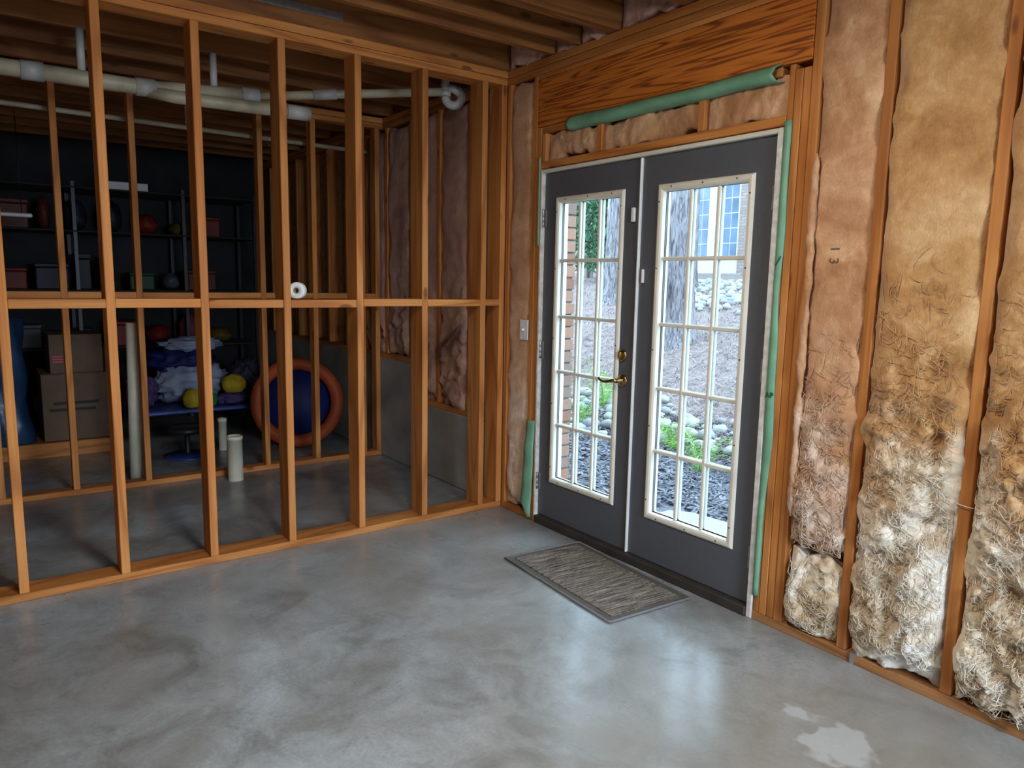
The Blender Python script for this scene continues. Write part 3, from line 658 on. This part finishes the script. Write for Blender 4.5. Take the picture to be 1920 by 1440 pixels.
heap = [('plastic_bag', (-3.0, -1.22, .35), (.2, .26, .17), 'white plastic', 'crumpled white plastic bag low in the table heap'), ('plastic_bag', (-3.05, -1.28, .61), (.18, .24, .11), 'blue plastic', 'crumpled blue plastic bag on top of the table heap'),
        ('plastic_bag', (-2.98, -1.20, .80), (.14, .22, .06), 'white plastic', 'white bag crowning the table heap'), ('toy_ball', (-2.74, -1.70, .35), (.05, .05, .075), 'red rubber', 'red toy at the table end by the standpipe'),
        ('toy_bucket', (-2.71, -1.27, .35), (.06, .075, .085), 'yellow plastic', 'yellow toy on the table edge beside a green one'), ('toy_bucket', (-2.71, -1.13, .35), (.05, .06, .065), 'green plastic', 'green toy on the table edge beside the yellow one'),
        ('toy_bucket', (-2.75, -.92, .45), (.08, .10, .085), 'yellow plastic', 'yellow toy lump on the purple bag'), ('cloth_bag', (-2.8, -.92, .35), (.10, .13, .045), 'purple plastic', 'purple bag under the yellow toy lump'),
        ('cloth_bag', (-3.05, -.75, .35), (.18, .13, .16), 'dark cloth', 'dark cloth bundle at the table end near the ring'), ('plastic_bag', (-2.95, -1.58, .35), (.10, .08, .12), 'purple plastic', 'purple bag between red toy and white bags')]
for i, (n_, l, s_, c_, lab) in enumerate(heap): tag(lump(n_, l, s_, CM[c_], i + 3, None, .34 if 'bag' in n_ else .08, fr=3.4 if 'bag' in n_ else 2.2), lab, 'bag' if 'bag' in n_ else 'toy', 'things heaped on the low table')
# round based stool under the table
so = empty('swivel_stool', (-2.45, -1.38, 0)); tag(so, 'dark swivel stool with round base before the heaped table', 'stool')
lathe('base', [(0, .03), (.05, .03), (.16, .022), (.175, .010), (.172, 0), (0, 0)], TB, so, (-2.45, -1.38, 0), 28)
lathe('column', [(.02, .02), (.02, .22), (.0, .22)], DKS, so, (-2.45, -1.38, 0), 14)
lathe('seat', [(0, .20), (.13, .20), (.145, .215), (.145, .235), (.12, .255), (0, .26)], DKS, so, (-2.45, -1.38, 0), 28)
# orange rimmed ring
rg = empty('play_tunnel', (-2.3, -.52, .395), (0, math.radians(82), math.radians(-22)), local=True); tag(rg, 'round blue play tunnel end with fat orange rim leaning in storage', 'toy')
v, f = [], []
def torus(name, R, r, m, par, n=48, k=14, sq=1.0):
    v, f = [], []
    for i in range(n):
        a = 2 * math.pi * i / n
        for j in range(k): b = 2 * math.pi * j / k; v.append(((R + r * math.cos(b)) * math.cos(a), (R + r * math.cos(b)) * math.sin(a), r * sq * math.sin(b)))
    for i in range(n):
        for j in range(k): f.append((i * k + j, ((i + 1) % n) * k + j, ((i + 1) % n) * k + (j + 1) % k, i * k + (j + 1) % k))
    return pyd(name, v, f, m, par, (0, 0, 0), True)
torus('rim', .33, .055, CM['orange plastic'], rg)
lathe('tunnel', [(.305, .0), (.315, -.12), (.305, -.24), (.315, -.36), (.30, -.36), (.29, -.24), (.30, -.12), (.29, .0), (.305, 0)], CM['blue plastic'], rg, (0, 0, 0), 40)
lathe('end_panel', [(0, -.06), (.295, -.05), (.295, -.07), (0, -.08)], CM['blue plastic'], rg, (0, 0, 0), 40)
# storage shelving on the end wall
sh = empty('storage_shelf', (-4.55, -1.6, 0)); tag(sh, 'dark steel shelving crowded along the end wall', 'shelf')
ys = (-2.9, -1.9, -.95, -.25)
for y in ys:
    for x in (-4.85, -4.25): box('post', x - .018, x + .018, y - .018, y + .018, 0, 2.3, DKS, sh, .003)
for z in (.15, .75, 1.3, 1.85, 2.25): box('shelf_board', -4.87, -4.23, -2.92, -.23, z - .015, z, SHADE_DK, sh, .002)
rr = random.Random(5)
shades = ['white plastic', 'pink plastic', 'green plastic', 'dark cloth', 'blue plastic', 'orange plastic', 'yellow plastic', 'purple plastic', 'dark cloth', 'dark cloth']
zn = {.15: 'bottom', .75: 'second', 1.3: 'middle', 1.85: 'fourth'}
set_cols = list(cols); DM = {k: plain('shade_dim_' + k.replace(' ', '_'), tuple(.3 * a for a in c), .6, var=.3, scale=5) for k, c in cols.items()}  # heap palette copied darker, storage shade mixed into the colours
for z in (.15, .75, 1.3, 1.85):
    y = -2.8; pool = [(c, k) for c in set_cols for k in 'bs']; rr.shuffle(pool)
    while y < -.45:
        w = rr.uniform(.12, .30); h = rr.uniform(.14, .36); c_, kd = pool.pop()
        if y + w > -.4: break
        if kd == 'b':
            e = empty('storage_bin', (-4.5, y + w / 2, z)); tag(e, f'{c_.split()[0]} lidded bin on the {zn[z]} shelf board along the end wall', 'bin', 'bins on the storage shelves')
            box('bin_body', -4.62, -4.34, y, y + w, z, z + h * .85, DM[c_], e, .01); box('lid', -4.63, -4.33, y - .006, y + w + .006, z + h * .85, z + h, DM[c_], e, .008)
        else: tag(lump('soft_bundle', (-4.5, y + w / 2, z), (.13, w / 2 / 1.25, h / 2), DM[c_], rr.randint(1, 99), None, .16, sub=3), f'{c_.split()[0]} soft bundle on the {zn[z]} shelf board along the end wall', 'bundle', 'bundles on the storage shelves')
        y += w + rr.uniform(.03, .09)
o = box('flat_carton', -4.6, -4.3, -1.62, -1.25, 2.25, 2.33, WHITE, None, .004); tag(o, 'flat white carton on the very top shelf board', 'box')
sl = empty('shop_light', (-3.3, -2.5, 1.9)); tag(sl, 'slim white shop light hung over the blue wrapped roll', 'lamp')
box('reflector', -3.35, -3.25, -2.75, -2.28, 1.885, 1.915, WHITE, sl, .01)
for y in (-2.68, -2.35): tube('chain', [(-3.3, y, 1.91), (-3.3, y, 2.712)], .003, DKS, sl, 6)
# ------------------------------------------------------------------ outside
def gz(y, x=0):
    pts = [(-.5, -.05), (.95, -.04), (1.4, .0), (2.0, .03), (3.0, .28), (4.3, .74), (6.0, 1.15), (8.0, 1.42), (13, 1.72), (40, 2.4)]
    for (a, za), (b, zb) in zip(pts, pts[1:]):
        if y <= b: t = (y - a) / (b - a); return za + (zb - za) * t
    return pts[-1][1]
def gh(x, y):
    return gz(y) + (.03 * noise.noise(Vector((x * 1.1, y * 1.1, 0))) + .012 * noise.noise(Vector((x * 5, y * 5, 2)))) * min(1, max(0, (y - .9) * 1.5))
def ground_mat():
    m, t, b = mat('mulch_ground'); p = coords(t, rnd=False, world=True)
    n1 = noise_n(t, p, 26, 4, .65, 1.5); n2 = noise_n(t, p, 1.2, 3)
    near = ramp(t, [(.3, (.07, .068, .078)), (.7, (.22, .215, .235))], n1).outputs[0]
    far = ramp(t, [(.3, (.14, .10, .09)), (.7, (.30, .235, .215))], n1).outputs[0]
    sp = N(t, 'SeparateXYZ'); L(t, p, sp.inputs[0])
    yy = math_(t, 'ADD', sp.outputs[1], math_(t, 'MULTIPLY', n2, 1.0))
    L(t, mixc(t, ramp(t, [(0, 0), (1, 1)], math_(t, 'MULTIPLY', math_(t, 'SUBTRACT', yy, 2.3), 1.6)).outputs[0], near, far), b.inputs['Base Color']); b.inputs['Roughness'].default_value = .95
    bump(t, b, n1, .8, .03); return m
v, f = [], []; gx = [-22 + 30 * i / 150 for i in range(151)]; gy = [.305 + 24 * (j / 130) ** 1.7 for j in range(131)]
for y in gy:
    for x in gx: v.append((x, y, gh(x, y)))
for j in range(130):
    for i in range(150): f.append((j * 151 + i, j * 151 + i + 1, (j + 1) * 151 + i + 1, (j + 1) * 151 + i))
o = pyd('ground', v, f, ground_mat(), None, (0, 0, 0), True); struct(o, 'mulched bank rising away outside the doors', 'ground')
# concrete landing
bm = bmesh.new(); pv = [(-.1 + .75, .21), (2.6, .21), (2.6, .95), (2.3, 1.04), (1.2, 1.02), (.78, .97), (.66, .88)]
top = [bm.verts.new((x, y, .0)) for x, y in pv]; bot = [bm.verts.new((x, y, -.12)) for x, y in pv]; bm.faces.new(top); bm.faces.new(bot[::-1])
for i in range(len(pv)): bm.faces.new((top[i - 1], bot[i - 1], bot[i], top[i]))
bmesh.ops.recalc_face_normals(bm, faces=bm.faces)
o = bmobj('concrete_landing', bm, plain('pale_concrete', (.30, .29, .275), .9, var=.12, scale=6, bmp=.2)); struct(o, 'pale concrete landing slab just outside the doors', 'landing')
# shredded mulch and pine straw
def litter(name, n, yr, xr, col1, lab, ln, wd, seed, lift=.012):
    rr = random.Random(seed); v, f = [], []
    for _ in range(n):
        y = yr[0] + (yr[1] - yr[0]) * rr.random() ** 1.3; t = y + 2.68; xc = 3.78 - .9 * t; x = xc + rr.uniform(-xr, xr) * (.35 + t * .11)
        if y < 1.05 and x > .5: continue
        a = rr.uniform(0, math.pi); l_ = ln * rr.uniform(.5, 1.2) / 2; w_ = wd * rr.uniform(.6, 1.3) / 2; tl = rr.uniform(-.5, .5); z = gh(x, y) + lift * rr.random() + .004
        dx, dy = math.cos(a) * l_, math.sin(a) * l_; ex, ey = -math.sin(a) * w_, math.cos(a) * w_; dz = tl * l_; k = len(v); hump = l_ * .25
        v += [(x - dx - ex, y - dy - ey, z - dz), (x - dx + ex, y - dy + ey, z - dz), (x - ex * .8, y - ey * .8, z + hump), (x + ex * .8, y + ey * .8, z + hump), (x + dx - ex * .4, y + dy - ey * .4, z + dz), (x + dx + ex * .4, y + dy + ey * .4, z + dz)]
        f += [(k, k + 1, k + 3, k + 2), (k + 2, k + 3, k + 5, k + 4)]
    o = pyd(name, v, f, col1); tag(o, lab, 'ground cover', kind='stuff')
litter('shredded_mulch', 9000, (.5, 2.7), 1.9, plain('grey_mulch', (.13, .125, .14), .9, var=.7, scale=7), 'dark grey shredded mulch before the dry creek', .10, .018, 1)
litter('pine_straw', 18000, (2.2, 9.5), 2.6, plain('pine_straw_tan', (.265, .20, .175), .9, var=.45, scale=5), 'tan pine straw covering the bank', .13, .008, 2)
# stones
def stone_mat():
    m, t, b = mat('river_stone'); oi = N(t, 'ObjectInfo'); n = noise_n(t, coords(t), 4, 4)
    c = ramp(t, [(0, (.16, .16, .165)), (.35, (.26, .255, .235)), (.7, (.34, .33, .29)), (1, (.22, .225, .24))], oi.outputs['Random']).outputs[0]
    L(t, mixc(t, .4, c, ramp(t, [(.3, (.7, .7, .7)), (.7, (1.15, 1.15, 1.1))], n).outputs[0], 'MULTIPLY'), b.inputs['Base Color']); b.inputs['Roughness'].default_value = .8; return m
STONE = stone_mat(); sm = []
for k in range(4):
    bm = bmesh.new(); bmesh.ops.create_icosphere(bm, subdivisions=2, radius=1)
    for v_ in bm.verts:
        c_ = v_.co.copy(); v_.co *= 1 + .22 * noise.noise(c_ * 1.1 + Vector((k * 5, 0, 0))); v_.co.z *= .62; v_.co.y *= .8
    me = bpy.data.meshes.new('river_stone'); bm.to_mesh(me); bm.free(); me.materials.append(STONE)
    for p in me.polygons: p.use_smooth = True
    sm.append(me)
def stones(n, fn, lab, group, smin, smax, seed):
    rr = random.Random(seed); done = []; tries = 0
    while len(done) < n and tries < n * 40:
        tries += 1; x, y = fn(rr); s_ = rr.uniform(smin, smax)
        if any((x - a) ** 2 + (y - b) ** 2 < (.72 * (s_ + c_)) ** 2 for a, b, c_ in done): continue
        done.append((x, y, s_)); o = bpy.data.objects.new('river_stone', sm[rr.randrange(4)]); C.objects.link(o)
        o.location = (x, y, gh(x, y) + s_ * .28); o.scale = (s_, s_, s_); o.rotation_euler = (rr.uniform(-.2, .2), rr.uniform(-.2, .2), rr.uniform(0, 6.28)); tag(o, lab, 'stone', group)
def creek(rr):
    u = rr.random(); x = -3.3 + 4.2 * u; y = 2.45 + .12 * math.sin(x * 2) + rr.uniform(-.5, .62) * (.75 + .25 * math.sin(x * 3)) + .10 * (x + 1); return x, y
stones(170, creek, 'rounded pale river stone in the dry creek below the bank', 'stones of the dry creek', .035, .115, 3)
def far(rr): return (lambda y: (3.78 - .79 * (y + 2.68) + rr.uniform(-.7, .9), y))(rr.uniform(5.6, 9.5))
stones(150, far, 'pale cobble on the stony patch below the neighbouring house', 'cobbles below the neighbouring house', .05, .10, 4)
# brick reveal beside the door, outside
we = struct(empty('wall_exterior', (.2, .2, 0)), 'red brick veneer outside the french doors', 'wall')
box('veneer', -6.0, -.19, .20, .30, -.2, 3.2, BRICKW, we, 0); box('veneer', 1.97, 5.7, .20, .30, -.2, 3.2, BRICKW, we, 0); box('veneer', -.19, 1.97, .20, .30, 2.19, 3.2, BRICKW, we, 0)
box('mortar_bed', -.19, .300, .207, .300, -.05, 2.19, MORTAR, we, 0)
bmb = {}
for w in (.194, .092):
    bm = bmesh.new(); bm_box(bm, -w / 2, w / 2, -.05, .05, -.0325, .0325, .003); me = bpy.data.meshes.new('brick'); bm.to_mesh(me); bm.free(); me.materials.append(BRICK); bmb[w] = me
rr = random.Random(8)
for k in range(29):
    z = -.01 + .075 * k; seq = (.194, .194) if k % 2 == 0 else (.092, .194, .092); x = .314 + rr.uniform(-.004, .004)
    for w in seq:
        o = meshobj('brick', bmb[w], BRICK, we, (x - w / 2, .256 + rr.uniform(-.003, .006), z + .0325)); x -= w + .010
# wall lantern on the brick
ln = empty('wall_lantern', (.10, .37, 1.93)); tag(ln, 'small black lantern mounted on the outside brick', 'lantern')
box('bracket', 0.06, .14, .305, .33, 1.86, 2.0, BRONZE, ln, .004); tube('arm', [(.10, .325, 1.97), (.10, .39, 2.02), (.10, .43, 1.99)], .008, BRONZE, ln, 8)
lathe('shade', [(0, .0), (.03, -.01), (.06, -.05), (.055, -.055), (0, -.03)], BRONZE, ln, (.10, .43, 1.99), 12); lathe('lens', [(.045, -.05), (.038, -.17), (.0, -.18)], BRONZE, ln, (.10, .43, 1.99), 12)
# trees
def bark_mat():
    m, t, b = mat('furrowed_bark'); p = coords(t, (34, 34, 5), True); n = noise_n(t, p, 1.0, 4, .6, 1.0)
    L(t, ramp(t, [(.38, (.07, .06, .065)), (.5, (.20, .18, .185)), (.66, (.30, .275, .28))], n).outputs[0], b.inputs['Base Color']); b.inputs['Roughness'].default_value = .95
    bump(t, b, n, 1.0, .03); return m
BARK = bark_mat()
LEAFM = [plain('leaf_dark', (.035, .11, .04), .5, var=.5, scale=2), plain('leaf_bright', (.22, .42, .07), .55, var=.3, scale=6), plain('leaf_mid', (.07, .19, .05), .5, var=.4, scale=2)]
def foliage(name, par, loc, rad, n, m, ln, wd, seed):
    rr = random.Random(seed); v, f = [], []
    for _ in range(n):
        d = Vector((rr.gauss(0, 1), rr.gauss(0, 1), rr.gauss(0, 1))).normalized() * (rr.random() ** .45); p = Vector((d.x * rad[0], d.y * rad[1], d.z * rad[2]))
        a = Vector((rr.gauss(0, 1), rr.gauss(0, 1), rr.gauss(0, .8) - .3)).normalized(); s_ = a.cross(Vector((rr.gauss(0, 1), rr.gauss(0, 1), rr.gauss(0, 1)))).normalized(); l_ = ln * rr.uniform(.6, 1.2); k = len(v)
        up = a.cross(s_) * (l_ * .08)
        v += [p, p + a * l_ * .5 + s_ * wd + up, p + a * l_, p + a * l_ * .5 - s_ * wd + up]; f += [(k, k + 1, k + 2), (k, k + 2, k + 3)]
    return pyd(name, [tuple(q) for q in v], f, m, par, loc)
def tree(x, y, r, h, lab, seed, lean=0.0):
    z0 = gh(x, y) - .1; e = empty('tree', (x, y, z0)); tag(e, lab, 'tree', None); v, f = [], []; n = 56; rows_ = 170
    for j in range(rows_ + 1):
        z = h * (j / rows_) ** 1.15; fl = 1 + .55 * math.exp(-z / .22); tp = 1 - .045 * z
        for i in range(n):
            a = 2 * math.pi * i / n; ca, sa = math.cos(a), math.sin(a)
            q = Vector((ca * 5.2, sa * 5.2, z * 1.7)); w = noise.noise_vector(q * .7) * .5; rd = 1 - abs(noise.noise(q + w + Vector((seed, 0, 0)))) * 2
            k = r * tp * (fl + (fl - 1) * .5 * math.cos(a * 4 + seed)) * (1 + .10 * rd + .05 * noise.noise(Vector((ca * 1.3, sa * 1.3, z * .8 + seed))))
            v.append((ca * k + lean * z, sa * k, z))
    for j in range(rows_):
        for i in range(n): f.append((j * n + i, j * n + (i + 1) % n, (j + 1) * n + (i + 1) % n, (j + 1) * n + i))
    f.append(tuple(rows_ * n + i for i in range(n)))
    pyd('trunk', v, f, BARK, e, (x, y, z0), True)
    for k in range(5):
        a = seed + k * 1.3; hz = h * (.72 + .05 * k); p0 = Vector((x + lean * hz, y, z0 + hz)); tube('branch', [p0, p0 + Vector((math.cos(a) * .6, math.sin(a) * .6, .5)), p0 + Vector((math.cos(a) * 1.4, math.sin(a) * 1.4, 1.3))], [r * .4, r * .25, r * .1], BARK, e, 8)
    foliage('crown', e, (x + lean * h, y, z0 + h + .6), (2.0, 2.0, 1.3), 1200, LEAFM[2], .22, .06, seed)
tree(-2.42, 4.35, .205, 6.5, 'thick furrowed tree trunk nearer the dry creek', 2, -.008)
tree(-5.27, 6.05, .20, 7.0, 'furrowed tree trunk up the bank beside the shrub', 5, .012)
tree(-5.06, 7.6, .14, 7.0, 'slimmer trunk half hidden behind the thick furrowed trunk', 8)
def shrub(x, y, h, lab, seed, m):
    z0 = gh(x, y); e = empty('shrub', (x, y, z0)); tag(e, lab, 'shrub'); rr = random.Random(seed)
    for k in range(7):
        a = rr.uniform(0, 6.28); d = rr.uniform(.2, .7); tube('stem', [(x + .1 * math.cos(a), y + .1 * math.sin(a), z0), (x + d * .5 * math.cos(a + .4), y + d * .5 * math.sin(a), z0 + h * .4), (x + d * math.cos(a), y + d * math.sin(a), z0 + h * .85)], [.035, .026, .010], plain_stem, e, 7)
    foliage('leaves', e, (x, y, z0 + h * .55), (1.15, 1.0, h * .5), 3200, m, .24, .028, seed)
plain_stem = plain('pale_stem', (.42, .38, .34), .8)
shrub(-8.1, 8.7, 3.0, 'tall dark evergreen shrub with pale stems past the brick corner', 3, LEAFM[0])
shrub(-10.6, 10.2, 3.6, 'tall evergreen shrub behind the first one', 6, LEAFM[0])
# ferns
v, f = [], []
for k in range(14):
    t = k / 13; x = .34 * t; z = .20 * math.sin(t * 2.1) ; l_ = .085 * math.sin(math.pi * min(1, .12 + t * .95)) + .008
    for s_ in (-1, 1): i = len(v); v += [(x, 0, z), (x + .016, s_ * l_ * .5, z - .004), (x + .030, s_ * l_, z - .02), (x - .006 + .022, s_ * l_ * .5 , z - .008), (x + .004, s_ * .002, z)]; f += [(i, i + 1, i + 2), (i, i + 2, i + 3)]
    if k: i = len(v); xp = .34 * (k - 1) / 13; zp = .20 * math.sin((k - 1) / 13 * 2.1); v += [(xp, -.003, zp), (xp, .003, zp), (x, .003, z), (x, -.003, z)]; f.append((i, i + 1, i + 2, i + 3))
FR = bpy.data.meshes.new('frond'); FR.from_pydata(v, [], f); FR.materials.append(LEAFM[1])
def fern(x, y, s_, lab, seed, n=15):
    z = gh(x, y); e = empty('fern', (x, y, z)); tag(e, lab, 'fern'); rr = random.Random(seed)
    for k in range(n):
        o = bpy.data.objects.new('frond', FR); C.objects.link(o); o.parent = e; q = s_ * rr.uniform(.7, 1.15); o.scale = (q, q, q); o.rotation_euler = (rr.uniform(-.3, .3), rr.uniform(-.75, -.05), 6.28 * k / n + rr.uniform(-.3, .3))
fern(-1.75, 2.55, 1.25, 'bright fern rising behind the brass lever door panes', 1)
fern(-1.55, 2.05, .8, 'low yellow green fern by the creek stones near the brick', 2)
fern(-.35, 2.05, .85, 'leafy fern where mulch meets creek before the landing', 3)
fern(.18, 1.75, .95, 'full fern at the landing edge beside the creek', 4)
fern(-.25, 3.3, .7, 'small fern higher on the straw bank', 5)
fern(.55, 2.1, .8, 'fern at the far end of the creek stones', 6)
# neighbouring house
HP = plain('house_white_paint', (.50, .52, .46), .5, var=.03); HG = plain('reflective_pane', (.14, .19, .26), .12, var=.25, scale=2)
hz0 = 1.74; hy = 13.0; hs = empty('neighbor_house', (-9, hy, hz0)); tag(hs, 'neighbouring brick house with white french doors up the bank', 'house')
cxd = -8.92
box('brick_wall', cxd + .78, 2.0, hy, hy + .25, hz0 - .6, hz0 + 6, BRICKW, hs, 0); box('brick_wall', -20, cxd - .98, hy, hy + .25, hz0 - .6, hz0 + 6, BRICKW, hs, 0)
box('brick_wall', cxd - .98, cxd + .78, hy, hy + .25, hz0 + 3.0, hz0 + 6, BRICKW, hs, 0); box('door_step', cxd - 1.1, cxd + 1.1, hy - .25, hy + .2, hz0 - .5, hz0, CONC, hs, .01)
box('door_casing', cxd - .98, cxd - .82, hy + .02, hy + .2, hz0, hz0 + 3.0, HP, hs, .01); box('door_casing', cxd + .742, cxd + .78, hy + .02, hy + .2, hz0, hz0 + 3.0, HP, hs, .01); box('transom', cxd - .82, cxd + .742, hy + .04, hy + .2, hz0 + 2.45, hz0 + 3.0, HP, hs, .01)
for sx in (-1, 1):
    xa, xb = (cxd - .81, cxd - .004) if sx < 0 else (cxd + .004, cxd + .74)
    lf = box('house_door', xa, xb, hy + .08, hy + .13, hz0 + .01, hz0 + 2.44, HP, hs, .005)
    ga, gb = (xa + .12, xb - .24) if sx < 0 else (xa + .24, xb - .05)
    for i in range(2):
        for k in range(5): w = (gb - ga) / 2; h_ = 1.9 / 5; box('pane', ga + i * w + .012, ga + (i + 1) * w - .012, hy + .074, hy + .081, hz0 + .40 + k * h_ + .012, hz0 + .40 + (k + 1) * h_ - .012, HG, lf, 0)
for dz in (.98, 1.12): lathe('door_knob', [(0, .05), (.03, .04), (.03, .02), (.02, 0)], STEEL, hs, (cxd + .09, hy + .08, hz0 + dz), 12, ry)
box('roof', -20.4, 2.4, hy - .6, hy + 6, hz0 + 6, hz0 + 6.3, plain('roof_shingle', (.12, .11, .11), .9), hs, .02)
